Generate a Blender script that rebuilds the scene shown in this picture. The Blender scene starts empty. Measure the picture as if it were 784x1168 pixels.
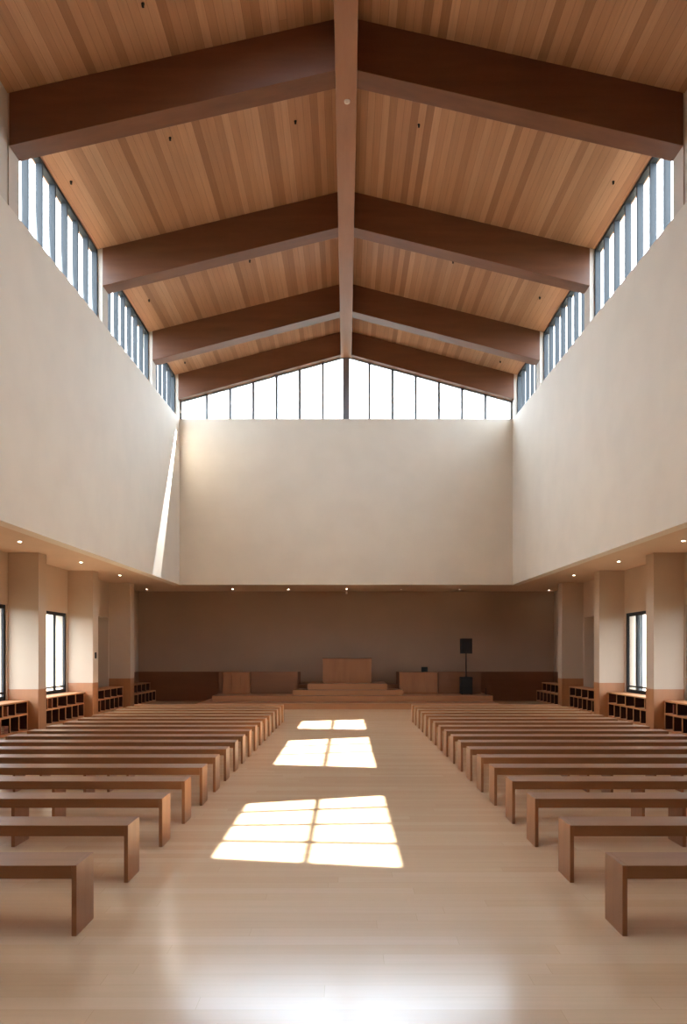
import bpy, bmesh, math, random
from mathutils import Vector
random.seed(7)
C = bpy.context.scene.collection

# ------------------------------------------------------------------ materials
def new_mat(name):
    m = bpy.data.materials.new(name); m.use_nodes = True
    nt = m.node_tree
    return m, nt, nt.nodes['Principled BSDF']

def srgb(r, g, b):
    f = lambda c: (c/255/12.92) if c/255 <= .04045 else ((c/255+.055)/1.055)**2.4
    return (f(r), f(g), f(b), 1)

def N(nt, kind, **kw):
    n = nt.nodes.new(kind)
    for k, v in kw.items(): setattr(n, k, v)
    return n

def math_node(nt, op, a, b=None, c=None):
    n = N(nt, 'ShaderNodeMath', operation=op)
    for i, v in enumerate((a, b, c)):
        if v is None: continue
        if isinstance(v, (int, float)): n.inputs[i].default_value = v
        else: nt.links.new(v, n.inputs[i])
    return n.outputs[0]

def ramp(nt, fac, stops):
    r = N(nt, 'ShaderNodeValToRGB')
    e = r.color_ramp.elements
    e[0].position, e[0].color = stops[0]
    e[1].position, e[1].color = stops[-1]
    for p, c in stops[1:-1]:
        x = e.new(p); x.color = c
    nt.links.new(fac, r.inputs[0])
    return r.outputs[0]

def mixc(nt, fac, a, b, mode='MIX'):
    n = N(nt, 'ShaderNodeMix', data_type='RGBA', blend_type=mode)
    if isinstance(fac, (int, float)): n.inputs[0].default_value = fac
    else: nt.links.new(fac, n.inputs[0])
    for i, v in ((6, a), (7, b)):
        if isinstance(v, tuple): n.inputs[i].default_value = v
        else: nt.links.new(v, n.inputs[i])
    return n.outputs[2]

def paint(name, col, rough=.85, var=.03):
    m, nt, p = new_mat(name)
    tc = N(nt, 'ShaderNodeTexCoord'); ns = N(nt, 'ShaderNodeTexNoise')
    ns.inputs['Scale'].default_value = 1.3; ns.inputs['Detail'].default_value = 5
    nt.links.new(tc.outputs['Object'], ns.inputs['Vector'])
    d = tuple(c*(1-var) for c in col[:3])+(1,)
    l = tuple(min(1, c*(1+var)) for c in col[:3])+(1,)
    nt.links.new(ramp(nt, ns.outputs['Fac'], [(.3, d), (.7, l)]), p.inputs['Base Color'])
    p.inputs['Roughness'].default_value = rough
    return m

def plain(name, col, rough=.5, metal=0.0, emit=None, es=0):
    m, nt, p = new_mat(name)
    p.inputs['Base Color'].default_value = col
    p.inputs['Roughness'].default_value = rough
    p.inputs['Metallic'].default_value = metal
    if emit:
        p.inputs['Emission Color'].default_value = emit
        p.inputs['Emission Strength'].default_value = es
    return m

def grain(name, dark, light, axis='X', rough=.5, scale=9, spec=.5, tone=.12):
    """plain sawn timber: fibre streaks along one axis"""
    m, nt, p = new_mat(name)
    tc = N(nt, 'ShaderNodeTexCoord'); mp = N(nt, 'ShaderNodeMapping')
    s = {'X': (.12, 1, 1), 'Y': (1, .12, 1), 'Z': (1, 1, .12)}[axis]
    mp.inputs['Scale'].default_value = tuple(v*scale for v in s)
    nt.links.new(tc.outputs['Object'], mp.inputs['Vector'])
    ns = N(nt, 'ShaderNodeTexNoise'); ns.inputs['Scale'].default_value = 1.0
    ns.inputs['Detail'].default_value = 6; ns.inputs['Roughness'].default_value = .6
    nt.links.new(mp.outputs[0], ns.inputs['Vector'])
    c = ramp(nt, ns.outputs['Fac'], [(.25, dark), (.75, light)])
    oi = N(nt, 'ShaderNodeObjectInfo')
    v = math_node(nt, 'MULTIPLY_ADD', oi.outputs['Random'], tone, 1-tone/2)
    hs = N(nt, 'ShaderNodeHueSaturation'); nt.links.new(v, hs.inputs['Value']); nt.links.new(c, hs.inputs['Color'])
    nt.links.new(hs.outputs[0], p.inputs['Base Color'])
    p.inputs['Roughness'].default_value = rough
    p.inputs['Specular IOR Level'].default_value = spec
    return m

def planks(name, across, along, width, length, stops, rough, groove=.06, gcol=(.08, .04, .02, 1), grainamt=.25, bump=True):
    """boards: 'across' and 'along' are axis letters in object space"""
    m, nt, p = new_mat(name)
    tc = N(nt, 'ShaderNodeTexCoord'); sp = N(nt, 'ShaderNodeSeparateXYZ')
    nt.links.new(tc.outputs['Object'], sp.inputs[0])
    a = math_node(nt, 'DIVIDE', sp.outputs[across], width)
    row = math_node(nt, 'FLOOR', a)
    wn = N(nt, 'ShaderNodeTexWhiteNoise', noise_dimensions='1D'); nt.links.new(row, wn.inputs['W'])
    l = math_node(nt, 'DIVIDE', sp.outputs[along], length)
    l2 = math_node(nt, 'MULTIPLY_ADD', wn.outputs['Value'], 5.37, l)
    seg = math_node(nt, 'FLOOR', l2)
    cb = N(nt, 'ShaderNodeCombineXYZ'); nt.links.new(row, cb.inputs[0]); nt.links.new(seg, cb.inputs[1])
    w2 = N(nt, 'ShaderNodeTexWhiteNoise', noise_dimensions='2D'); nt.links.new(cb.outputs[0], w2.inputs['Vector'])
    col = ramp(nt, w2.outputs['Value'], stops)
    # fibres
    mp = N(nt, 'ShaderNodeMapping')
    sc = [30, 30, 30]; sc['XYZ'.index(along)] = 1.2
    mp.inputs['Scale'].default_value = sc
    nt.links.new(tc.outputs['Object'], mp.inputs['Vector'])
    ns = N(nt, 'ShaderNodeTexNoise'); ns.inputs['Scale'].default_value = 1; ns.inputs['Detail'].default_value = 4
    nt.links.new(mp.outputs[0], ns.inputs['Vector'])
    g = ramp(nt, ns.outputs['Fac'], [(.3, (1-grainamt,)*3+(1,)), (.7, (1, 1, 1, 1))])
    col = mixc(nt, 1.0, col, g, 'MULTIPLY')
    fr = math_node(nt, 'FRACT', a)
    e1 = math_node(nt, 'LESS_THAN', fr, groove)
    fl = math_node(nt, 'FRACT', l2)
    e2 = math_node(nt, 'LESS_THAN', fl, groove*width/length)
    e = math_node(nt, 'MAXIMUM', e1, e2)
    nt.links.new(mixc(nt, e, col, gcol), p.inputs['Base Color'])
    p.inputs['Roughness'].default_value = rough
    if bump:
        b = N(nt, 'ShaderNodeBump'); b.inputs['Strength'].default_value = .25; b.inputs['Distance'].default_value = .004
        nt.links.new(math_node(nt, 'SUBTRACT', 1.0, e), b.inputs['Height'])
        nt.links.new(b.outputs[0], p.inputs['Normal'])
    return m

def glass(name, tint=(.93, .97, 1, 1), refl=.05):
    m = bpy.data.materials.new(name); m.use_nodes = True
    nt = m.node_tree; nt.nodes.clear()
    o = N(nt, 'ShaderNodeOutputMaterial'); mx = N(nt, 'ShaderNodeMixShader')
    t = N(nt, 'ShaderNodeBsdfTransparent'); t.inputs[0].default_value = tint
    g = N(nt, 'ShaderNodeBsdfGlossy'); g.inputs['Roughness'].default_value = .02
    mx.inputs[0].default_value = refl
    nt.links.new(t.outputs[0], mx.inputs[1]); nt.links.new(g.outputs[0], mx.inputs[2]); nt.links.new(mx.outputs[0], o.inputs[0])
    return m

M = {}
M['wall'] = paint('cream_wall_paint', srgb(217, 208, 194), .8)
M['wall_low'] = paint('beige_wall_paint', srgb(192, 170, 148), .8)
M['wall_stage'] = paint('taupe_wall_paint', srgb(160, 134, 114), .85)
M['soffit'] = paint('soffit_paint', srgb(205, 178, 152), .85)
M['post'] = paint('light_grey_post_paint', srgb(200, 190, 178), .7)
M['ceil'] = planks('ceiling_boards', 'X', 'Y', .13, 80,
    [(0, srgb(156, 112, 82)), (.2, srgb(178, 134, 102)), (.6, srgb(190, 146, 113)), (.85, srgb(200, 158, 126)), (1, srgb(168, 124, 92))],
    .42, groove=.035, gcol=srgb(128, 86, 60), grainamt=.14)
M['floor'] = planks('floor_boards', 'Y', 'X', .13, 2.2,
    [(0, srgb(231, 192, 152)), (.5, srgb(235, 198, 158)), (1, srgb(239, 204, 165))],
    .165, groove=.015, gcol=srgb(210, 170, 130), grainamt=.05, bump=False)
M['floor'].node_tree.nodes['Principled BSDF'].inputs['IOR'].default_value = 1.8
M['beam'] = grain('beam_timber', srgb(102, 62, 40), srgb(122, 78, 52), 'X', .34, 6, tone=.04)
M['beam'].node_tree.nodes['Principled BSDF'].inputs['IOR'].default_value = 1.65
M['ridge'] = grain('ridge_timber', srgb(150, 106, 82), srgb(166, 122, 96), 'Y', .34, 6)
M['bench'] = grain('bench_timber', srgb(150, 102, 66), srgb(166, 118, 80), 'X', .4, 14, tone=.06)
M['benchleg'] = grain('bench_panel_timber', srgb(154, 105, 69), srgb(170, 121, 83), 'Z', .4, 14, tone=.06)
M['clad'] = grain('wainscot_timber', srgb(156, 102, 62), srgb(170, 114, 72), 'Z', .5, 5)
M['darkclad'] = grain('dark_wainscot_timber', srgb(110, 66, 38), srgb(124, 78, 46), 'X', .5, 4)
M['shelf'] = grain('shelf_timber', srgb(172, 114, 70), srgb(192, 132, 86), 'Y', .5, 10)
M['shelfback'] = grain('shelf_back_timber', srgb(52, 22, 12), srgb(68, 30, 18), 'Z', .6, 6)  # shade inside the cubbies, painted in as darkened shelf timber
M['stage'] = grain('stage_timber', srgb(154, 102, 64), srgb(168, 116, 76), 'X', .38, 5)
M['altar'] = grain('altar_timber', srgb(138, 86, 50), srgb(160, 104, 64), 'Z', .5, 7)
M['frame'] = plain('black_window_metal', srgb(22, 18, 16), .7)
M['mull'] = plain('grey_window_metal', srgb(44, 50, 56), .6)
M['mull2'] = plain('pale_window_metal', srgb(130, 132, 136), .45, .2)
M['glass'] = glass('clear_glass')
M['black'] = plain('black_plastic', srgb(9, 9, 9), .85)
M['grille'] = plain('speaker_grille', srgb(10, 10, 10), .8)
M['white'] = plain('white_enamel', srgb(225, 218, 208), .4)
M['lamp'] = plain('lamp_face', (1, .95, .85, 1), .4, emit=(1, .9, .75, 1), es=8)
M['shade_cloth'] = paint('grey_roller_blind', srgb(168, 168, 168), .9)
M['book1'] = plain('brown_book_cloth', srgb(140, 84, 56), .8)
M['book2'] = plain('red_brown_book_cloth', srgb(110, 52, 40), .8)
M['page'] = plain('book_pages', srgb(214, 200, 176), .9)
M['extroof'] = plain('roof_membrane', srgb(120, 118, 114), .9)
M['grass'] = paint('far_grass', srgb(58, 60, 52), .95, .15)
M['leaf'] = paint('tree_leaves', srgb(32, 42, 30), .9, .3)
M['bark'] = plain('tree_bark', srgb(84, 68, 54), .9)
M['house'] = plain('pale_house_wall', srgb(90, 90, 90), .8)
M['houseroof'] = plain('grey_house_roof', srgb(70, 66, 64), .8)
M['housewin'] = plain('dark_house_window', srgb(50, 58, 66), .2)

# ------------------------------------------------------------------ mesh helpers
def BM(): return bmesh.new()
def hexa(bm, p):
    """p: 8 points, bottom four counter-clockwise then the top four"""
    v = [bm.verts.new(q) for q in p]
    for f in ((3, 2, 1, 0), (4, 5, 6, 7), (0, 1, 5, 4), (1, 2, 6, 5), (2, 3, 7, 6), (3, 0, 4, 7)):
        bm.faces.new([v[i] for i in f])
def box(bm, x0, x1, y0, y1, z0, z1):
    if x0 > x1: x0, x1 = x1, x0
    if y0 > y1: y0, y1 = y1, y0
    hexa(bm, [(x0, y0, z0), (x1, y0, z0), (x1, y1, z0), (x0, y1, z0),
              (x0, y0, z1), (x1, y0, z1), (x1, y1, z1), (x0, y1, z1)])
def cyl(bm, x, y, z0, z1, r0, r1=None, n=24, axis='Z'):
    r1 = r0 if r1 is None else r1
    ring = []
    for z, r in ((z0, r0), (z1, r1)):
        row = []
        for i in range(n):
            a = 2*math.pi*i/n
            row.append(bm.verts.new((x+r*math.cos(a), y+r*math.sin(a), z)))
        ring.append(row)
    for i in range(n):
        j = (i+1) % n
        bm.faces.new((ring[0][i], ring[0][j], ring[1][j], ring[1][i]))
    bm.faces.new(ring[0][::-1]); bm.faces.new(ring[1])
def obj(name, bm, mat, parent=None, bevel=0):
    bmesh.ops.recalc_face_normals(bm, faces=bm.faces)
    me = bpy.data.meshes.new(name); bm.to_mesh(me); bm.free()
    me.materials.append(mat)
    o = bpy.data.objects.new(name, me); C.objects.link(o)
    if parent: o.parent = parent
    if bevel:
        b = o.modifiers.new('bevel', 'BEVEL'); b.width = bevel; b.segments = 2; b.limit_method = 'ANGLE'
    return o
def struct(name, bm, mat, parent=None):
    o = obj(name, bm, mat, parent)
    if not parent: o['kind'] = 'structure'
    return o
def empty(name, loc=(0, 0, 0), rz=0):
    o = bpy.data.objects.new(name, None); C.objects.link(o)
    o.location = loc; o.rotation_euler = (0, 0, rz); o.empty_display_size = .2
    return o
def tag(o, label, cat, group=None, kind=None):
    o['label'] = label; o['category'] = cat
    if group: o['group'] = group
    if kind: o['kind'] = kind
    return o
def thing(name, label, cat, loc=(0, 0, 0), rz=0, group=None):
    return tag(empty(name, loc, rz), label, cat, group)
def sroot(name, loc=(0, 0, 0)):
    o = empty(name, loc); o['kind'] = 'structure'; return o
def dup(root, loc, label, rz=None):
    r = root.copy(); C.objects.link(r); r.location = loc
    if rz is not None: r.rotation_euler = (0, 0, rz)
    r['label'] = label
    for ch in list(root.children):
        c = ch.copy(); C.objects.link(c); c.parent = r
        for g in ch.children:
            d = g.copy(); C.objects.link(d); d.parent = c
    return r

# ------------------------------------------------------------------ dimensions
EYE = 1.68
HW = 5.28            # half width of the high nave
PL = 6.65            # inner face of the pillars
WL = 7.31            # inner face of the outer walls
YB = 26.2            # wall behind the stage
YG = 23.6            # gable wall
Y0 = -3.6            # wall behind the viewer
SO = 3.85            # soffit height
ZE = 10.42           # ceiling at the eaves
def zr(y): return 11.64+.0155*(y-11.66)          # ceiling at the ridge
def zc(x, y): return ZE+(zr(y)-ZE)*(1-abs(x)/5.4)
def sill(y): return 9.09-.034*(YG-y)
def lip(y): return SO-.0115*(YG-y)
def zb_apex(y): return 10.84+.0225*(y-11.66)
def zb(x, y):
    a = zb_apex(y); w = 9.62+.004*(y-11.66)
    return a+(w-a)*abs(x)/HW
BEAMS = [-3.55, 1.6, 7.2, 11.66, 16.14, 20.30, 23.42]
BT = .38
SIDES = ((-1, 'left'), (1, 'right'))

# ------------------------------------------------------------------ floor, walls
b = BM(); box(b, -WL-.3, WL+.3, Y0-.3, YB+.3, -.3, 0); struct('floor', b, M['floor'])

PILL = [2.5, 5.9, 9.3, 12.7, 16.1, 19.56, 22.95]
PT = .42
WINB = [(13.55, 16.04), (16.95, 19.5)]
NICHE = (20.02, 22.9)
HD = 2.72
for s, nm in SIDES:
    b = BM()
    cuts = [(w0, w1, .66, HD) for w0, w1 in WINB]+[(NICHE[0], NICHE[1], 0, 2.77)]
    y = Y0
    for c0, c1, z0, z1 in cuts:
        box(b, s*WL, s*(WL+.3), y, c0, 0, SO)
        if z0 > 0: box(b, s*WL, s*(WL+.3), c0, c1, 0, z0)
        box(b, s*WL, s*(WL+.3), c0, c1, z1, SO)
        y = c1
    box(b, s*WL, s*(WL+.3), y, YB, 0, SO)
    # recess behind the last pillars but one
    box(b, s*(WL+1.1), s*(WL+1.2), NICHE[0]-.1, NICHE[1]+.1, 0, 2.9)
    box(b, s*(WL+.3), s*(WL+1.1), NICHE[0]-.1, NICHE[0], 0, 2.9)
    box(b, s*(WL+.3), s*(WL+1.1), NICHE[1], NICHE[1]+.1, 0, 2.9)
    box(b, s*(WL+.3), s*(WL+1.1), NICHE[0], NICHE[1], 2.77, 2.9)
    box(b, s*(WL+.3), s*(WL+1.1), NICHE[0], NICHE[1], -.1, 0)
    struct('wall_'+nm, b, M['wall_low'])
    # timber dado lining inside the recess and beyond the last pillar
    b = BM()
    box(b, s*(WL+1.08), s*(WL+1.1), NICHE[0], NICHE[1], 0, .92)
    struct('trim_1' if s < 0 else 'trim_2', b, M['darkclad'])
    b = BM(); box(b, s*(WL-.02), s*WL, PILL[-1]+PT, YB-.02, 0, 1.03)
    struct('trim_3' if s < 0 else 'trim_4', b, M['darkclad'])
    # high nave wall
    b = BM()
    x0, x1 = sorted((s*HW, s*(HW+.25)))
    YS = 3.0
    hexa(b, [(x0, YS, lip(YS)), (x1, YS, lip(YS)), (x1, YG, lip(YG)), (x0, YG, lip(YG)),
             (x0, YS, sill(YS)), (x1, YS, sill(YS)), (x1, YG, sill(YG)), (x0, YG, sill(YG))])
    struct('wall_upper_'+nm, b, M['wall'])
    b = BM()
    hexa(b, [(x0, Y0, lip(Y0)), (x1, Y0, lip(Y0)), (x1, YS, lip(YS)), (x0, YS, lip(YS)),
             (x0, Y0, sill(Y0)), (x1, Y0, sill(Y0)), (x1, YS, sill(YS)), (x0, YS, sill(YS))])
    struct('wall_rear_'+nm, b, M['darkclad'])  # dark cladding put on the unseen rear stretch to dim the foreground
    # soffit over the side aisle
    b = BM(); box(b, s*(HW+.25), s*(WL+.3), Y0, YB+.3, SO, SO+.35)
    struct('ceiling_aisle_'+nm, b, M['soffit'])

b = BM(); box(b, -WL-.3, WL+.3, YB, YB+.3, 0, SO); struct('wall_back', b, M['wall_stage'])
b = BM(); box(b, -HW-.25, HW+.25, YG+.25, YB+.3, SO, SO+.35); struct('ceiling_stage', b, M['soffit'])
b = BM(); box(b, -HW-.25, HW+.25, YG, YG+.25, SO, 9.09); struct('wall_upper_back', b, M['wall'])
b = BM()
box(b, -WL-.3, WL+.3, Y0-.3, Y0, 0, SO+.35)
hexa(b, [(-HW-.25, Y0-.3, SO+.35), (HW+.25, Y0-.3, SO+.35), (HW+.25, Y0, SO+.35), (-HW-.25, Y0, SO+.35),
         (-HW-.25, Y0-.3, ZE-.05), (HW+.25, Y0-.3, ZE-.05), (HW+.25, Y0, ZE-.05), (-HW-.25, Y0, ZE-.05)])
pts = [(-HW-.25, ZE-.05), (HW+.25, ZE-.05), (0, zr(Y0)-.02)]
va = [b.verts.new((x, Y0-.3, z)) for x, z in pts]; vb = [b.verts.new((x, Y0, z)) for x, z in pts]
b.faces.new(va); b.faces.new(vb[::-1])
for i in range(3):
    j = (i+1) % 3; b.faces.new((va[i], va[j], vb[j], vb[i]))
struct('wall_front', b, M['darkclad'])  # unseen wall, clad dark to keep light off the foreground

# wainscot behind the stage, either side of the steps
b = BM(); box(b, -WL+.02, -1.60, YB-.03, YB, 0, 1.03); struct('trim_5', b, M['darkclad'])
b = BM(); box(b, 1.75, WL-.02, YB-.03, YB, 0, 1.03); struct('trim_6', b, M['darkclad'])

# ------------------------------------------------------------------ roof, with unseen skylights added to cast the floor sun patches
SUN = Vector((.065, .765, -1.0))
def back(X, Y):
    """where the sun ray that reaches floor point X,Y passes the ceiling"""
    z = 11.4
    for _ in range(20):
        x = X-SUN.x*z; y = Y-SUN.y*z; z = zc(x, y)
    return x, y
patches = [((-1.16, 6.12), (.44, 5.86), (.42, 8.78), (-1.12, 8.30)),
           ((-1.14, 11.24), (.42, 10.95), (.44, 14.9), (-1.10, 14.3)),
           ((-1.06, 16.6), (.42, 16.4), (.44, 18.85), (-1.06, 18.4))]
RT = .30
holes = []
for P in patches:
    q = [back(*c) for c in P]           # near-left, near-right, far-right, far-left
    xl = (q[0][0]+q[3][0])/2; xr = (q[1][0]+q[2][0])/2
    holes.append((xl, xr, q[0][1]-SUN.y*RT, q[1][1]-SUN.y*RT, q[2][1], q[3][1]))
XL = sum(h[0] for h in holes)/3; XR = sum(h[1] for h in holes)/3
YR0, YR1 = Y0-.5, YG+.9
def slab(bm, xa, xb, ya0, yb0, ya1, yb1, t=RT, off=0.0):
    """piece of roof between xa..xb; y runs from (ya0 at xa, yb0 at xb) to (ya1, yb1)"""
    n = max(1, int(abs(ya1-ya0)/1.2)); m = max(1, int(abs(xb-xa)/1.4))
    def pt(i, j, dz):
        u, v = i/m, j/n
        x = xa+(xb-xa)*u; y0_ = ya0+(yb0-ya0)*u; y1_ = ya1+(yb1-ya1)*u; y = y0_+(y1_-y0_)*v
        return bm.verts.new((x, y, zc(x, y)+off+dz))
    lo = [[pt(i, j, 0) for j in range(n+1)] for i in range(m+1)]
    hi = [[pt(i, j, t) for j in range(n+1)] for i in range(m+1)]
    for i in range(m):
        for j in range(n):
            bm.faces.new((lo[i][j], lo[i][j+1], lo[i+1][j+1], lo[i+1][j]))
            bm.faces.new((hi[i][j], hi[i+1][j], hi[i+1][j+1], hi[i][j+1]))
    for j in range(n):
        bm.faces.new((lo[0][j], hi[0][j], hi[0][j+1], lo[0][j+1]))
        bm.faces.new((lo[m][j], lo[m][j+1], hi[m][j+1], hi[m][j]))
    for i in range(m):
        bm.faces.new((lo[i][0], lo[i+1][0], hi[i+1][0], hi[i][0]))
        bm.faces.new((lo[i][n], hi[i][n], hi[i+1][n], lo[i+1][n]))
b = BM()
EV = 5.55
slab(b, -EV, XL, YR0, YR0, YR1, YR1)
slab(b, XR, 0, YR0, YR0, YR1, YR1)
ya = yb = YR0
for (_, _, a0, b0, b1, a1) in holes:
    slab(b, XL, XR, ya, yb, a0, b0)
    ya, yb = a1, b1
slab(b, XL, XR, ya, yb, YR1, YR1)
struct('ceiling_left', b, M['ceil'])
b = BM(); slab(b, 0, EV, YR0, YR0, YR1, YR1); struct('ceiling_right', b, M['ceil'])

wn = 0
def win_root():
    global wn
    wn += 1
    return sroot('window_%d' % wn)
for k, (_, _, a0, b0, b1, a1) in enumerate(holes):
    r = win_root()
    # glazed lid of the added skylight, just above the roof
    g = BM(); slab(g, XL-.04, XR+.04, a0-.04, b0-.04, a1+.04, b1+.04, t=.012, off=RT+.012); obj('pane', g, M['glass'], r)
    f = BM()
    w = .075
    # longitudinal bar
    xm = XL+(XR-XL)*.5; t_ = (xm-XL)/(XR-XL)
    slab(f, xm-w/2, xm+w/2, a0+(b0-a0)*t_, a0+(b0-a0)*t_, a1+(b1-a1)*t_, a1+(b1-a1)*t_, t=.05, off=RT-.04)
    a0e, b0e = a0+SUN.y*RT, b0+SUN.y*RT
    n = (3, 2, 1)[k]
    for i in range(1, n+1):
        u = i/(n+1)-(.02 if k == 0 else 0)
        ya = a0+(a1-a0)*u; yb = b0+(b1-b0)*u
        if k: yb = ya+(b1-a1)*.5+.02
        slab(f, XL, XR, ya-.03, yb-.03, ya+.03, yb+.03, t=.05, off=RT-.04)
    obj('glazing_bar', f, M['mull2'], r)

# ------------------------------------------------------------------ beams
ordn = ['first', 'second', 'third', 'fourth', 'fifth', 'sixth', 'seventh']
bl = {3: 'nearest in view', 4: 'second in view',
      5: 'third in view', 6: 'over the gable window'}
for i, y0 in enumerate(BEAMS):
    for s, nm in SIDES:
        b = BM()
        xa, xb = s*.172, s*(HW-.001)
        y1 = y0+BT
        P = [(xa, y0), (xb, y0), (xb, y1), (xa, y1)]
        if s < 0: P = [(xb, y0), (xa, y0), (xa, y1), (xb, y1)]
        hexa(b, [(x, y, zb(x, y0)) for x, y in P]+[(x, y, zc(x, y)+.003) for x, y in P])
        o = obj('roof_beam', b, M['beam'], bevel=.006)
        where = bl.get(i, 'above or behind the viewer, %s from the rear wall' % ordn[i])
        tag(o, 'dark brown sloping timber roof beam on the %s, %s' % (nm, where), 'beam', 'sloping timber roof beams')
b = BM()
ya, yb = Y0, BEAMS[-1]+BT
zA, zB = zb_apex(ya)-.05, zb_apex(yb)-.05
hexa(b, [(-.17, ya, zA), (.17, ya, zA), (.17, yb, zB), (-.17, yb, zB),
         (-.17, ya, zr(ya)-.035), (.17, ya, zr(ya)-.035), (.17, yb, zr(yb)-.035), (-.17, yb, zr(yb)-.035)])
rb = obj('ridge_beam', b, M['ridge'], bevel=.006)
tag(rb, 'long straight timber ridge beam running down the middle of the roof', 'beam')

# clerestory posts and windows
for s, nm in SIDES:
    for i, y0 in enumerate(BEAMS):
        b = BM(); y1 = y0+BT-.01
        x0, x1 = sorted((s*HW, s*(HW+.25)))
        hexa(b, [(x0, y0, sill(y0)), (x1, y0, sill(y0)), (x1, y1, sill(y1)), (x0, y1, sill(y1)),
                 (x0, y0, zc(x0, y0)), (x1, y0, zc(x1, y0)), (x1, y1, zc(x1, y1)), (x0, y1, zc(x0, y1))])
        o = obj('roof_post', b, M['post'])
        where = {3: 'under the nearest roof beam', 4: 'between the first and second window bays in view', 5: 'between the second and third window bays in view',
                 6: 'in the corner beside the gable window'}.get(i, 'out of view behind, %s from the rear wall' % ordn[i])
        tag(o, 'grey post on the %s high wall, %s' % (nm, where), 'post', 'posts between the high side windows')
    ends = [Y0]+BEAMS
    for i in range(len(ends)-1):
        y0 = ends[i]+(BT if i else 0); y1 = ends[i+1]
        n = max(3, round((y1-y0)/.555))
        if i < 3 and y1-y0 < .2: continue
        if i < 4:
            b = BM(); x0, x1 = sorted((s*(HW+.02), s*(HW+.25)))
            hexa(b, [(x0, y0, sill(y0)), (x1, y0, sill(y0)), (x1, y1, sill(y1)), (x0, y1, sill(y1)),
                     (x0, y0, zc(x0, y0)), (x1, y0, zc(x1, y0)), (x1, y1, zc(x1, y1)), (x0, y1, zc(x0, y1))])
            struct('wall_infill_'+nm, b, M['post'] if i == 3 else M['darkclad']); continue  # unseen bays closed in, the rear ones clad dark, to dim the foreground
        r = win_root()
        xg = s*5.45
        g = BM(); x0, x1 = sorted((xg-.005, xg+.005))
        zt = ZE-.02
        hexa(g, [(x0, y0, sill(y0)), (x1, y0, sill(y0)), (x1, y1, sill(y1)), (x0, y1, sill(y1)),
                 (x0, y0, zt), (x1, y0, zt), (x1, y1, zt), (x0, y1, zt)])
        obj('pane', g, M['glass'], r)
        for k in range(n+1):
            yy = y0+(y1-y0)*k/n
            yy = min(max(yy, y0+.026), y1-.026)
            f = BM(); a, c = sorted((s*5.385, s*5.50))
            box(f, a, c, yy-.025, yy+.025, sill(yy)+.03, zt-.03)
            obj('mullion', f, M['mull'], r)
        for nm2, fz in (('sill_rail', lambda y: sill(y)), ('head_rail', lambda y: zt-.05)):
            f = BM(); a, c = sorted((s*5.385, s*5.50))
            h = .04 if nm2 == 'sill_rail' else .06
            hexa(f, [(a, y0, fz(y0)), (c, y0, fz(y0)), (c, y1, fz(y1)), (a, y1, fz(y1)),
                     (a, y0, fz(y0)+h), (c, y0, fz(y0)+h), (c, y1, fz(y1)+h), (a, y1, fz(y1)+h)])
            obj(nm2, f, M['mull'], r)

# gable window
r = win_root()
yg = YG+.10
g = BM()
pts = [(-HW, 9.09), (HW, 9.09), (HW, zb(HW, BEAMS[-1])), (0, zb(0, BEAMS[-1])), (-HW, zb(HW, BEAMS[-1]))]
va = [g.verts.new((x, yg, z)) for x, z in pts]; vb = [g.verts.new((x, yg+.01, z)) for x, z in pts]
g.faces.new(va); g.faces.new(vb[::-1])
for i in range(5):
    j = (i+1) % 5; g.faces.new((va[i], va[j], vb[j], vb[i]))
obj('pane', g, M['glass'], r)
for k in range(-7, 8):
    x = k*.737
    w = .105 if k == 0 else .04
    if abs(k) == 7: x = math.copysign(HW-.03, k); w = .03
    f = BM(); box(f, x-w, x+w, yg-.05, yg+.03, 9.09, zb(abs(x)+w, BEAMS[-1]))
    obj('centre_post' if k == 0 else 'mullion', f, M['mull2'], r)
for s in (-1, 1):
    f = BM()
    P = [(s*.1, yg-.05), (s*HW, yg-.05), (s*HW, yg+.03), (s*.1, yg+.03)]
    hexa(f, [(x, y, zb(x, BEAMS[-1])-.035) for x, y in P]+[(x, y, zb(x, BEAMS[-1])) for x, y in P])
    obj('head_rail', f, M['mull2'], r)
f = BM(); box(f, -HW, HW, yg-.05, yg+.03, 9.09, 9.12); obj('sill_rail', f, M['white'], r)

# ------------------------------------------------------------------ pillars
pw = {3: 'just outside the frame', 4: 'nearest in view', 5: 'second in view', 6: 'farthest, next to the stage'}
proto = None
for s, nm in SIDES:
    for i, y in enumerate(PILL):
        if i < 2: continue
        lab = 'square painted pillar with timber base on the %s, %s' % (nm, pw.get(i, 'beside the near benches, out of frame'))
        if proto is None:
            proto = thing('pillar', lab, 'pillar', (s*(PL+WL)/2, y+PT/2, 0), 0, 'side aisle pillars')
            hw, hd = (WL-PL)/2, PT/2
            b = BM(); box(b, -hw, hw, -hd, hd, .9, SO); obj('shaft', b, M['wall_low'], proto)
            b = BM(); box(b, -hw-.006, hw, -hd-.006, hd+.006, 0, .9); obj('timber_base', b, M['clad'], proto)
        else:
            dup(proto, (s*(PL+WL)/2, y+PT/2, 0), lab, 0 if s < 0 else math.pi)
o = None
b = BM(); box(b, -PL, -PL+.02, 19.70, 19.80, 1.54, 1.70); o = obj('wall_switch', b, M['black'], bevel=.004)
tag(o, 'small black switch panel on the inner face of the second left pillar', 'switch')

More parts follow.
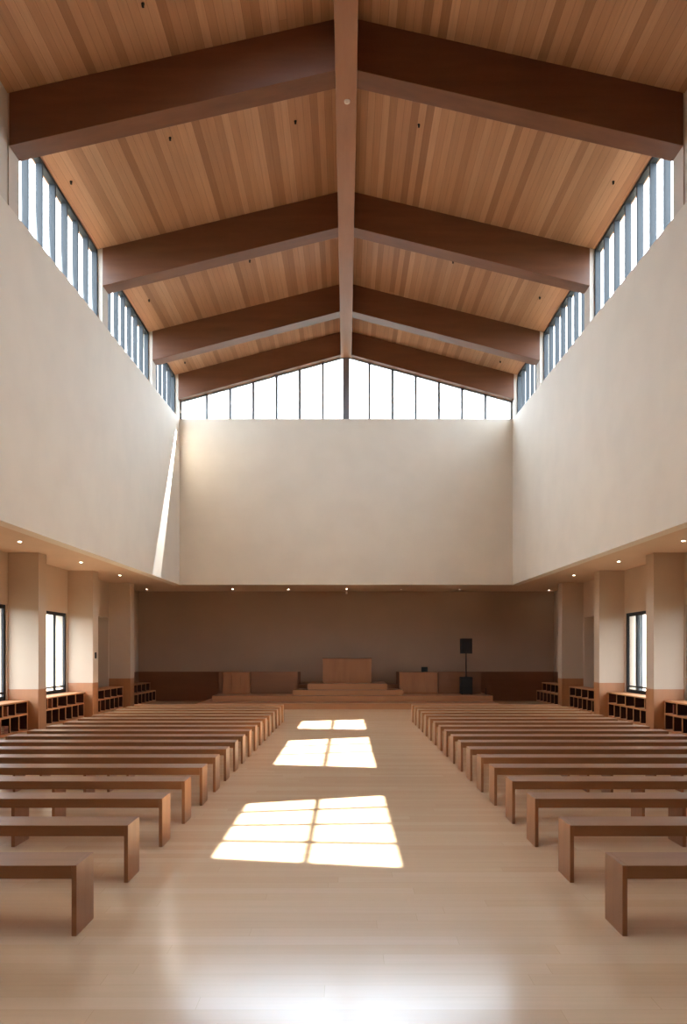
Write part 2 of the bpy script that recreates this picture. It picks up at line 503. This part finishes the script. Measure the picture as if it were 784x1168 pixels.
# ------------------------------------------------------------------ low windows
for s, nm in SIDES:
    for wi, (y0, y1) in enumerate(WINB):
        r = win_root()
        z0, z1 = .66, HD
        xa, xb = s*(WL+.03), s*(WL+.08)
        f = BM(); fw = .085
        box(f, xa, xb, y0, y1, z0, z0+fw); box(f, xa, xb, y0, y1, z1-fw, z1)
        box(f, xa, xb, y0, y0+fw, z0+fw, z1-fw); box(f, xa, xb, y1-fw, y1, z0+fw, z1-fw)
        obj('frame', f, M['frame'], r)
        for k in (1, 2):
            yy = y1-.70*k-.12*(k-1)
            f = BM(); box(f, xa, xb, yy-.04, yy+.04, z0+fw, z1-fw); obj('mullion', f, M['frame'], r)
        f = BM(); box(f, s*(WL+.04), s*(WL+.07), y0+fw, y1-fw, z0+fw+.06, z0+fw+.10); obj('rail', f, M['frame'], r)
        g = BM(); box(g, s*(WL+.05), s*(WL+.058), y0+fw, y1-fw, z0+fw, z1-fw); obj('pane', g, M['glass'], r)
        if s > 0:
            bl_ = BM()
            n = 10
            for j in range(n):
                ya = y1-.62+j*.05; box(bl_, s*(WL+.20+.03*(j % 2)), s*(WL+.215+.03*(j % 2)), ya, ya+.052, z0+.06, z1-.03)
            c = obj('curtain', bl_, M['shade_cloth'])
            tag(c, 'pale grey curtain drawn to the far side of the %s right window' % ('nearer' if wi == 0 else 'farther'), 'curtain', 'window curtains')

# ------------------------------------------------------------------ shelf units
def shelf(y0, y1, s, label, stepped=False):
    t = thing('shelf_unit', label, 'shelf', (s*WL, (y0+y1)/2, 0), 0, 'low cubby shelves along the side walls')
    L = (y1-y0)/2; D = .44; H = .66; mid = .37
    D2 = D+(.2 if stepped else 0)
    X = lambda v: -s*v
    b = BM(); box(b, X(.0), X(D+.015), -L, L, H-.03, H); obj('top_board', b, M['shelf'], t, .004)
    b = BM(); box(b, X(0), X(D2), -L, L, mid-.02, mid+.02); obj('middle_board', b, M['shelf'], t, .004)
    b = BM(); box(b, X(0), X(D2), -L, L, .0, .045); obj('bottom_board', b, M['shelf'], t, .004)
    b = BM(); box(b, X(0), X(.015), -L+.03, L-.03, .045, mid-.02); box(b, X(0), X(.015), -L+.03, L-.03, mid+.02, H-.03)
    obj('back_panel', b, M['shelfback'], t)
    nu = max(3, round(2*L/.58)); nl = max(4, round(2*L/.42))
    for k in range(nu+1):
        y = -L+.016+(2*L-.032)*k/nu
        b = BM(); box(b, X(.015), X(D-.012), y-.014, y+.014, mid+.02, H-.03); obj('divider', b, M['shelfback'], t)  # divider body carries the painted-in shade, its front strip the shelf colour
        b = BM(); box(b, X(D-.012), X(D), y-.016, y+.016, mid+.02, H-.03); obj('edge_strip', b, M['shelf'], t)
    for k in range(nl+1):
        y = -L+.016+(2*L-.032)*k/nl
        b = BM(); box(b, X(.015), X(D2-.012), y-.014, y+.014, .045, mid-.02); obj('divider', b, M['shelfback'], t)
        b = BM(); box(b, X(D2-.012), X(D2), y-.016, y+.016, .045, mid-.02); obj('edge_strip', b, M['shelf'], t)
    return t
names = {0: 'under the nearest side window', 1: 'under the window between the two pillars', 2: 'in front of the dark recess', 3: 'stepped, by the back wall'}
bays = [(13.14, 16.08), (16.54, 19.54), (20.0, 22.93), (23.42, 26.1)]
for s, nm in SIDES:
    for i, (y0, y1) in enumerate(bays):
        shelf(y0, y1, s, 'low timber cubby shelf, %s side, %s' % (nm, names[i]), i == 3)

def book(x, y, z, w, d, h, mat, label, lying=False, group='books in the cubby shelves'):
    t = thing('book', label, 'book', (x, y, z), 0, group)
    b = BM()
    if lying:
        box(b, -d/2, d/2, -h/2, h/2, 0, .003); box(b, -d/2, d/2, -h/2, h/2, w-.003, w)
        box(b, -d/2, -d/2+.003, -h/2, h/2, .003, w-.003) if x > 0 else box(b, d/2-.003, d/2, -h/2, h/2, .003, w-.003)
        p = BM(); box(p, -d/2+.004, d/2-.004, -h/2+.004, h/2-.004, .003, w-.003)
    else:
        box(b, -d/2, d/2, -w/2, -w/2+.003, 0, h); box(b, -d/2, d/2, w/2-.003, w/2, 0, h)
        box(b, d/2-.003, d/2, -w/2+.003, w/2-.003, 0, h) if x < 0 else box(b, -d/2, -d/2+.003, -w/2+.003, w/2-.003, 0, h)
        p = BM(); box(p, -d/2+.004, d/2-.004, -w/2+.003, w/2-.003, .003, h-.004)
    obj('cover', b, mat, t); obj('pages', p, M['page'], t)
    return t
bx_ = -(WL-.32)
book(bx_, 17.50, .39, .07, .17, .22, M['book1'], 'thick brown book upright in the upper row, left shelf between two pillars')
book(bx_, 17.44, .045, .06, .18, .27, M['book1'], 'thick brown book upright in the lower row of the left shelf between pillars')
book(bx_, 15.20, .39, .07, .17, .2, M['book1'], 'thick brown book upright in the upper row of the nearest left shelf')
for k, lab in enumerate(('bottom', 'middle', 'top')):
    book(bx_, 15.15, .045+k*.05, .05, .18, .24, M['book1'] if k != 1 else M['book2'],
         'brown book lying flat, %s of the three stacked in the nearest left shelf' % lab, True)
book(WL-.32, 15.72, .39, .05, .17, .2, M['book2'], 'dark red-brown book upright in the upper row of the nearest right shelf')

# ------------------------------------------------------------------ benches
BY = [4.42, 5.45, 6.45, 7.33, 8.2, 9.0, 9.78, 10.55, 11.3, 12.05, 12.8, 13.55, 14.3, 15.05, 15.8, 16.55, 17.3, 18.05]
words = ['first', 'second', 'third', 'fourth', 'fifth', 'sixth', 'seventh', 'eighth', 'ninth', 'tenth', 'eleventh', 'twelfth',
         'thirteenth', 'fourteenth', 'fifteenth', 'sixteenth', 'seventeenth', 'last']
BD, BH, BL = .30, .42, 3.6
def bench_label(nm, i):
    extra = 'nearest the viewer, cut by the frame' if i == 0 else ('last row, in front of the stage' if i == 17 else words[i]+' row from the viewer')
    return 'plain timber backless bench %s of the aisle, %s' % (nm, extra)
bp = None
for s, nm in SIDES:
    for i, y in enumerate(BY):
        inner = (1.60-.004*i) if s < 0 else (1.64-.002*i)
        loc = (s*inner, y, 0)
        if bp is None:
            bp = thing('bench', bench_label(nm, i), 'bench', loc, 0, 'rows of backless timber benches')
            # local: aisle end at x=0, running to -x
            b = BM(); box(b, -BL+.03, -.03, 0, BD, BH-.08, BH); obj('seat', b, M['bench'], bp, .003)
            for x0 in (0, -1.28, -2.42, -BL+.03):
                e_ = x0 in (0, -BL+.03); b = BM(); box(b, x0-.03, x0, 0 if e_ else .003, BD if e_ else BD-.003, 0, BH if e_ else BH-.08); obj('leg', b, M['benchleg'], bp, .002)
        else:
            if s < 0: dup(bp, loc, bench_label(nm, i))
            else: dup(bp, (loc[0], y+BD, 0), bench_label(nm, i), math.pi)

# ------------------------------------------------------------------ stage
def one(name, mat, label, cat, boxes, group=None, bevel=.004):
    b = BM()
    for q in boxes: box(b, *q)
    return tag(obj(name, b, mat, bevel=bevel), label, cat, group)
one('stage_step', M['stage'], 'lowest and widest timber step of the stage, meeting the floor', 'step', [(-4.5, 4.6, 22.3, YB-.03, 0, .17)], 'timber steps of the stage')
one('stage_step', M['stage'], 'wide timber platform one level above the lowest stage step', 'step', [(-4.21, 4.61, 23.4, YB-.03, .17, .34)], 'timber steps of the stage')
one('stage_step', M['stage'], 'narrow third timber step in the middle of the stage', 'step', [(-1.70, 1.83, 23.75, 24.50, .34, .50), (-1.57, 1.73, 24.50, YB-.01, .34, .50)], 'timber steps of the stage')
one('stage_step', M['stage'], 'topmost timber step carrying the altar', 'step', [(-1.25, 1.33, 24.1, YB-.01, .50, .69)], 'timber steps of the stage')
one('platform_block', M['darkclad'], 'low dark timber block left of the topmost stage step', 'platform', [(-1.58, -1.25, 24.9, YB-.01, .50, .63)], 'dark blocks beside the top step')
one('platform_block', M['darkclad'], 'low dark timber block right of the topmost stage step', 'platform', [(1.33, 1.73, 24.9, YB-.01, .50, .63)], 'dark blocks beside the top step')
# low screens
one('low_screen', M['darkclad'], 'long low dark timber screen on the stage left of the steps', 'screen', [(-3.15, -1.59, 24.6, 24.7, .34, 1.07)], 'low screens on the stage')
one('low_screen', M['darkclad'], 'long low dark timber screen on the stage right of the steps, behind the speaker', 'screen', [(3.04, 4.45, 24.6, 24.7, .34, 1.07)], 'low screens on the stage')
def cabinet(x0, x1, label):
    t = thing('cabinet', label, 'cabinet', ((x0+x1)/2, 24.6, .34), 0, 'light timber cabinets on the stage')
    w = (x1-x0)/2
    b = BM(); box(b, -w, w, -.06, .34, 0, .685); obj('body', b, M['altar'], t, .004)
    b = BM(); box(b, -w-.01, w+.01, -.075, .35, .685, .71); obj('top', b, M['altar'], t, .004)
    n = 3
    for k in range(n):
        xa = -w+2*w*k/n+.006; xb = -w+2*w*(k+1)/n-.006
        b = BM(); box(b, xa, xb, -.075, -.06, .02, .67); obj('door', b, M['altar'], t, .003)
cabinet(-4.06, -3.17, 'light timber cabinet standing on the left part of the stage')
cabinet(1.77, 3.02, 'light timber cabinet right of the steps with a small black box on top')
one('low_screen', M['darkclad'], 'short low dark timber screen at the far left end of the stage', 'screen', [(-4.2, -4.07, 24.6, 24.7, .34, 1.07)], 'low screens on the stage')
t = thing('altar', 'large plain timber altar block in the middle of the top step', 'altar', (.036, 25.0, .69))
b = BM(); box(b, -.81, .81, -.25, .3, 0, .80); obj('body', b, M['altar'], t, .004)
b = BM(); box(b, -.825, .825, -.265, .315, .80, .825); obj('top', b, M['darkclad'], t, .004)
t = thing('control_box', 'small black box on top of the right stage cabinet', 'box', (2.60, 24.72, 1.05))
b = BM(); box(b, -.1, .1, -.07, .07, .01, .17); obj('case', b, M['black'], t, .008)
b = BM()
for fx in (-.07, .07):
    for fy in (-.05, .05): box(b, fx-.01, fx+.01, fy-.01, fy+.01, 0, .01)
obj('feet', b, M['black'], t)
# loudspeaker on a pole over a bass cabinet
t = thing('subwoofer', 'black bass speaker cabinet on the stage floor right of the steps', 'speaker', (3.92, 24.32, .34))
b = BM(); box(b, -.185, .185, -.16, .2, .02, .56); obj('cabinet_body', b, M['black'], t, .008)
b = BM(); box(b, -.165, .165, -.17, -.16, .04, .54); obj('grille', b, M['grille'], t, .004)
b = BM()
for fx in (-.15, .15):
    for fy in (-.12, .16): cyl(b, fx, fy, 0, .02, .02, n=12)
obj('feet', b, M['black'], t)
t = thing('loudspeaker', 'black loudspeaker on a thin pole above the bass cabinet', 'speaker', (3.92, 24.34, .90))
b = BM(); cyl(b, 0, 0, 0, .77, .018, n=16); obj('pole', b, M['black'], t)
b = BM(); box(b, -.18, .18, -.15, .15, .765, 1.255); obj('cabinet_body', b, M['black'], t, .012)
b = BM(); box(b, -.16, .16, -.16, -.15, .785, 1.235); obj('grille', b, M['grille'], t, .004)
b = BM(); cyl(b, 0, 0, 0, .015, .06, n=20); obj('pole_plate', b, M['black'], t)
t = thing('microphone_stand', 'tiny dark stand on the stage right of the bass speaker', 'stand', (4.56-.02, 24.2, .34))
b = BM(); cyl(b, 0, 0, 0, .012, .045, n=16); obj('base', b, M['black'], t)
b = BM(); cyl(b, 0, 0, .012, .17, .008, n=10); cyl(b, 0, 0, .17, .2, .014, n=10); obj('stem', b, M['black'], t)

# ------------------------------------------------------------------ downlights
dl = None
def px2soffit(px, py, z=SO):
    d = (z-EYE)*850/(745-py)
    return (px-395)*d/850, d
spots = [((22.5, 617.5), 'left aisle soffit, nearest'), ((92.5, 641), 'left aisle soffit, between first two pillars'), ((137, 656), 'left aisle soffit, by the recess'),
         ((168, 672), 'left end of the stage soffit'), ((265.4, 671.6), 'stage soffit above the left cabinet'), ((329, 672), 'stage soffit left of the altar'),
         ((395.5, 671.6), 'stage soffit above the altar'), ((457.6, 672), 'stage soffit right of the altar'), ((524.6, 672), 'stage soffit above the loudspeaker'),
         ((626.5, 673), 'right end of the stage soffit'), ((706, 640), 'right aisle soffit, between first two pillars'), ((780, 616.5), 'right aisle soffit, at the frame edge'),
         ((655, 656), 'right aisle soffit, by the recess')]
for (px, py), where in spots:
    x, y = px2soffit(px, py)
    lab = 'small round recessed downlight in the %s' % where
    if dl is None:
        dl = thing('downlight', lab, 'light', (x, y, SO), 0, 'recessed soffit downlights')
        b = BM()
        n = 24
        prof = [(.05, 0), (.05, -.010), (.032, -.012), (.030, -.004)]
        rings = [[b.verts.new((r_*math.cos(2*math.pi*i/n), r_*math.sin(2*math.pi*i/n), z_)) for i in range(n)] for r_, z_ in prof]
        for a_ in range(3):
            for i in range(n):
                j = (i+1) % n; b.faces.new((rings[a_][i], rings[a_][j], rings[a_+1][j], rings[a_+1][i]))
        obj('trim_ring', b, M['white'], dl)
        b = BM(); cyl(b, 0, 0, -.008, -.001, .031, n=24); obj('lamp_face', b, M['lamp'], dl)
    else:
        dup(dl, (x, y, SO), lab)
# small ceiling spotlights
def roof_hit(px, py):
    dx, dz = (px-395)/850, (745-py)/850
    lo, hi = 1, 40
    for _ in range(60):
        m_ = (lo+hi)/2
        if EYE+dz*m_ < zc(dx*m_, m_): lo = m_
        else: hi = m_
    return dx*lo, lo
cs = None
for (px, py), where in [((81, 207), 'left slope, first bay, beside the high window'), ((194, 157), 'left slope, first bay, middle'), ((337, 138), 'left slope, first bay, near the ridge'),
                        ((163, 4), 'left slope, in front of the nearest beam'), ((478, 142), 'right slope, first bay, near the ridge'), ((700, 207), 'right slope, first bay, beside the high window'),
                        ((285, 297), 'left slope, second bay, near the middle'), ((170, 342), 'left slope, second bay, beside the high window'), ((211, 413), 'left slope, third bay'),
                        ((616, 339), 'right slope, second bay, beside the high window'), ((517, 298), 'right slope, second bay, middle'), ((571, 412), 'right slope, third bay')]:
    x, y = roof_hit(px, py); z = zc(x, y)
    lab = 'tiny black ceiling spotlight on the %s' % where
    if cs is None:
        cs = thing('ceiling_spotlight', lab, 'light', (x, y, z+.01), 0, 'tiny spotlights on the board ceiling')
        b = BM(); cyl(b, 0, 0, -.02, 0, .024, n=16); obj('base', b, M['black'], cs)
        b = BM(); cyl(b, 0, .006, -.055, -.02, .019, .015, n=16); obj('head', b, M['black'], cs)
    else: dup(cs, (x, y, z+.01), lab)
y = (zb_apex(12.5)-.05-EYE)*850/(745-115)
t = thing('smoke_detector', 'small white round detector under the ridge beam', 'detector', (.015, y, zb_apex(y)-.05))
b = BM(); cyl(b, 0, 0, -.025, 0, .045, .05, n=24); obj('housing', b, M['white'], t)
b = BM(); cyl(b, 0, 0, -.04, -.025, .022, .03, n=24); obj('sensor', b, M['lamp'] if False else M['white'], t)
# hanging microphone under the stage soffit
t = thing('hanging_sensor', 'tiny white sensor hanging from the soffit above the altar', 'sensor', (.015, 24.4, SO))
b = BM(); cyl(b, 0, 0, -.17, 0, .006, n=8); obj('stem', b, M['white'], t)
b = BM(); cyl(b, 0, 0, -.23, -.17, .03, .03, n=16); obj('head', b, M['white'], t)

# narrow-beam spotlight added in the far left corner to cast the wall streak
t = thing('wall_spotlight', 'tiny grey spotlight in the far left corner where the bright streak on the wall starts', 'light', (-HW+.07, YG-.12, 9.30))
b = BM(); cyl(b, 0, 0, -.05, .03, .03, .024, n=16); obj('head', b, M['post'], t)
b = BM(); box(b, -.012, .012, .0, .12, .0, .02); obj('bracket', b, M['post'], t)
sl = bpy.data.lights.new('wall_spot', 'SPOT'); sl.energy = 6500; sl.spot_size = math.radians(8.5); sl.spot_blend = .25; sl.shadow_soft_size = .01
so = bpy.data.objects.new('wall_spot_lamp', sl); C.objects.link(so); so.parent = t
so.location = (0, 0, -.08)
src = Vector((-HW+.07, YG-.12, 9.22)); tgt = Vector((-HW-.06, 20.75, 3.8))
so.rotation_euler = (tgt-src).to_track_quat('-Z', 'Y').to_euler()

# ------------------------------------------------------------------ outside
b = BM(); box(b, -300, 300, -200, 400, -4.3, -4.0); struct('ground', b, M['grass'])
b = BM()
box(b, -WL-.6, WL+.6, Y0-.6, YB+.6, -4.0, -.3)
struct('wall_foundation', b, M['extroof'])
def tree(x, y, h, r, label):
    t = thing('tree', label, 'tree', (x, y, -4), 0, 'distant trees beyond the side windows')
    b = BM(); cyl(b, 0, 0, 0, h*.5, .25, .12, n=10); obj('trunk', b, M['bark'], t)
    b = BM()
    for k in range(16):
        a = random.uniform(0, 6.28); q = random.uniform(0, r*.6); rr = random.uniform(.35, .6)*r
        z = h-rr-random.uniform(0, h*.4)
        ret = bmesh.ops.create_icosphere(b, subdivisions=2, radius=rr)
        for v in ret['verts']:
            v.co *= random.uniform(.85, 1.12)
            v.co += Vector((q*math.cos(a), q*math.sin(a), z))
    obj('crown', b, M['leaf'], t)
for s, nm in SIDES:
    for k in range(9):
        ang = .345+.02*k*(1.2) if k < 6 else .35+.05*(k-3)
        d = (95, 70, 110, 80, 62, 100, 90, 75, 60)[k]
        x = s*ang*1.05*d
        pos = ('seen through the pane next to the far jamb', 'seen through the middle of the far window', 'behind the others, hazy', 'lower, beside the pale house', 'broad, towards the near pane', 'small and far off', 'beside the nearest window', 'outermost of the row', 'closest to the hall')[k]
        tree(x, d, (5.1, 4.6, 5.4, 4.7, 5.0, 5.3, 5.4, 4.9, 5.2)[k], 2.6, 'distant green tree on the %s outside, %s' % (nm, pos))
    for k, (ang, d, w) in enumerate(((.385, 44, 4), (.455, 56, 5))):
        t = thing('house', 'small pale house far outside the %s windows, %s' % (nm, 'nearer one' if k == 0 else 'farther one'), 'house', (s*ang*d, d, -4), 0, 'distant houses')
        b = BM(); box(b, -w/2, w/2, -3, 3, 0, 2.6); obj('wall', b, M['house'], t)
        b = BM()
        P = [(-w/2-.3, -3.3, 2.6), (w/2+.3, -3.3, 2.6), (w/2+.3, 3.3, 2.6), (-w/2-.3, 3.3, 2.6)]
        hexa(b, P+[(-w/2-.3, -.05, 3.9), (w/2+.3, -.05, 3.9), (w/2+.3, .05, 3.9), (-w/2-.3, .05, 3.9)])
        obj('roof', b, M['houseroof'], t)
        for q in range(3):
            b = BM(); xx = -w/2+1.2+q*(w-2.4)/2; box(b, xx-.4, xx+.4, -3.04, -3.0, 1, 2); obj('window', b, M['housewin'], t)

# ------------------------------------------------------------------ light
world = bpy.data.worlds.new('sky'); bpy.context.scene.world = world; world.use_nodes = True
nt = world.node_tree; bg = nt.nodes['Background']
tc = N(nt, 'ShaderNodeTexCoord'); sp = N(nt, 'ShaderNodeSeparateXYZ'); nt.links.new(tc.outputs['Generated'], sp.inputs[0])
mr = N(nt, 'ShaderNodeMapRange'); mr.inputs['From Min'].default_value = -.05; mr.inputs['From Max'].default_value = .9
nt.links.new(sp.outputs['Z'], mr.inputs['Value'])
nt.links.new(ramp(nt, mr.outputs[0], [(0, (.86, .92, .96, 1)), (.3, (.84, .92, 1, 1)), (1, (.9, .95, 1, 1))]), bg.inputs['Color'])
bg.inputs['Strength'].default_value = 1.4
sun = bpy.data.lights.new('sun', 'SUN'); sun.energy = 4.2; sun.angle = math.radians(.35); sun.color = (1, .95, .87)
su = bpy.data.objects.new('sun', sun); C.objects.link(su)
su.rotation_euler = SUN.to_track_quat('-Z', 'Y').to_euler(); su.location = (0, -20, 40)

# ------------------------------------------------------------------ camera
cam = bpy.data.cameras.new('camera'); co = bpy.data.objects.new('camera', cam); C.objects.link(co)
co.location = (0, 0, EYE); co.rotation_euler = (math.pi/2, 0, 0)
cam.sensor_fit = 'HORIZONTAL'; cam.sensor_width = 36; cam.lens = 850/784*36
cam.shift_x = (392-395)/784; cam.shift_y = (745-584)/784
cam.clip_start = .05; cam.clip_end = 800
sc = bpy.context.scene; sc.camera = co
sc.view_settings.view_transform = 'Standard'; sc.view_settings.look = 'None'
sc.view_settings.gamma = 1; sc.view_settings.use_curve_mapping = False
sc.view_settings.exposure = 3.45
cy = sc.cycles
cy.use_denoising = True
try: cy.denoiser = 'OPENIMAGEDENOISE'
except Exception: pass
cy.max_bounces = 14; cy.diffuse_bounces = 10; cy.glossy_bounces = 5; cy.transparent_max_bounces = 12
cy.sample_clamp_indirect = 6; cy.caustics_reflective = False; cy.caustics_refractive = False
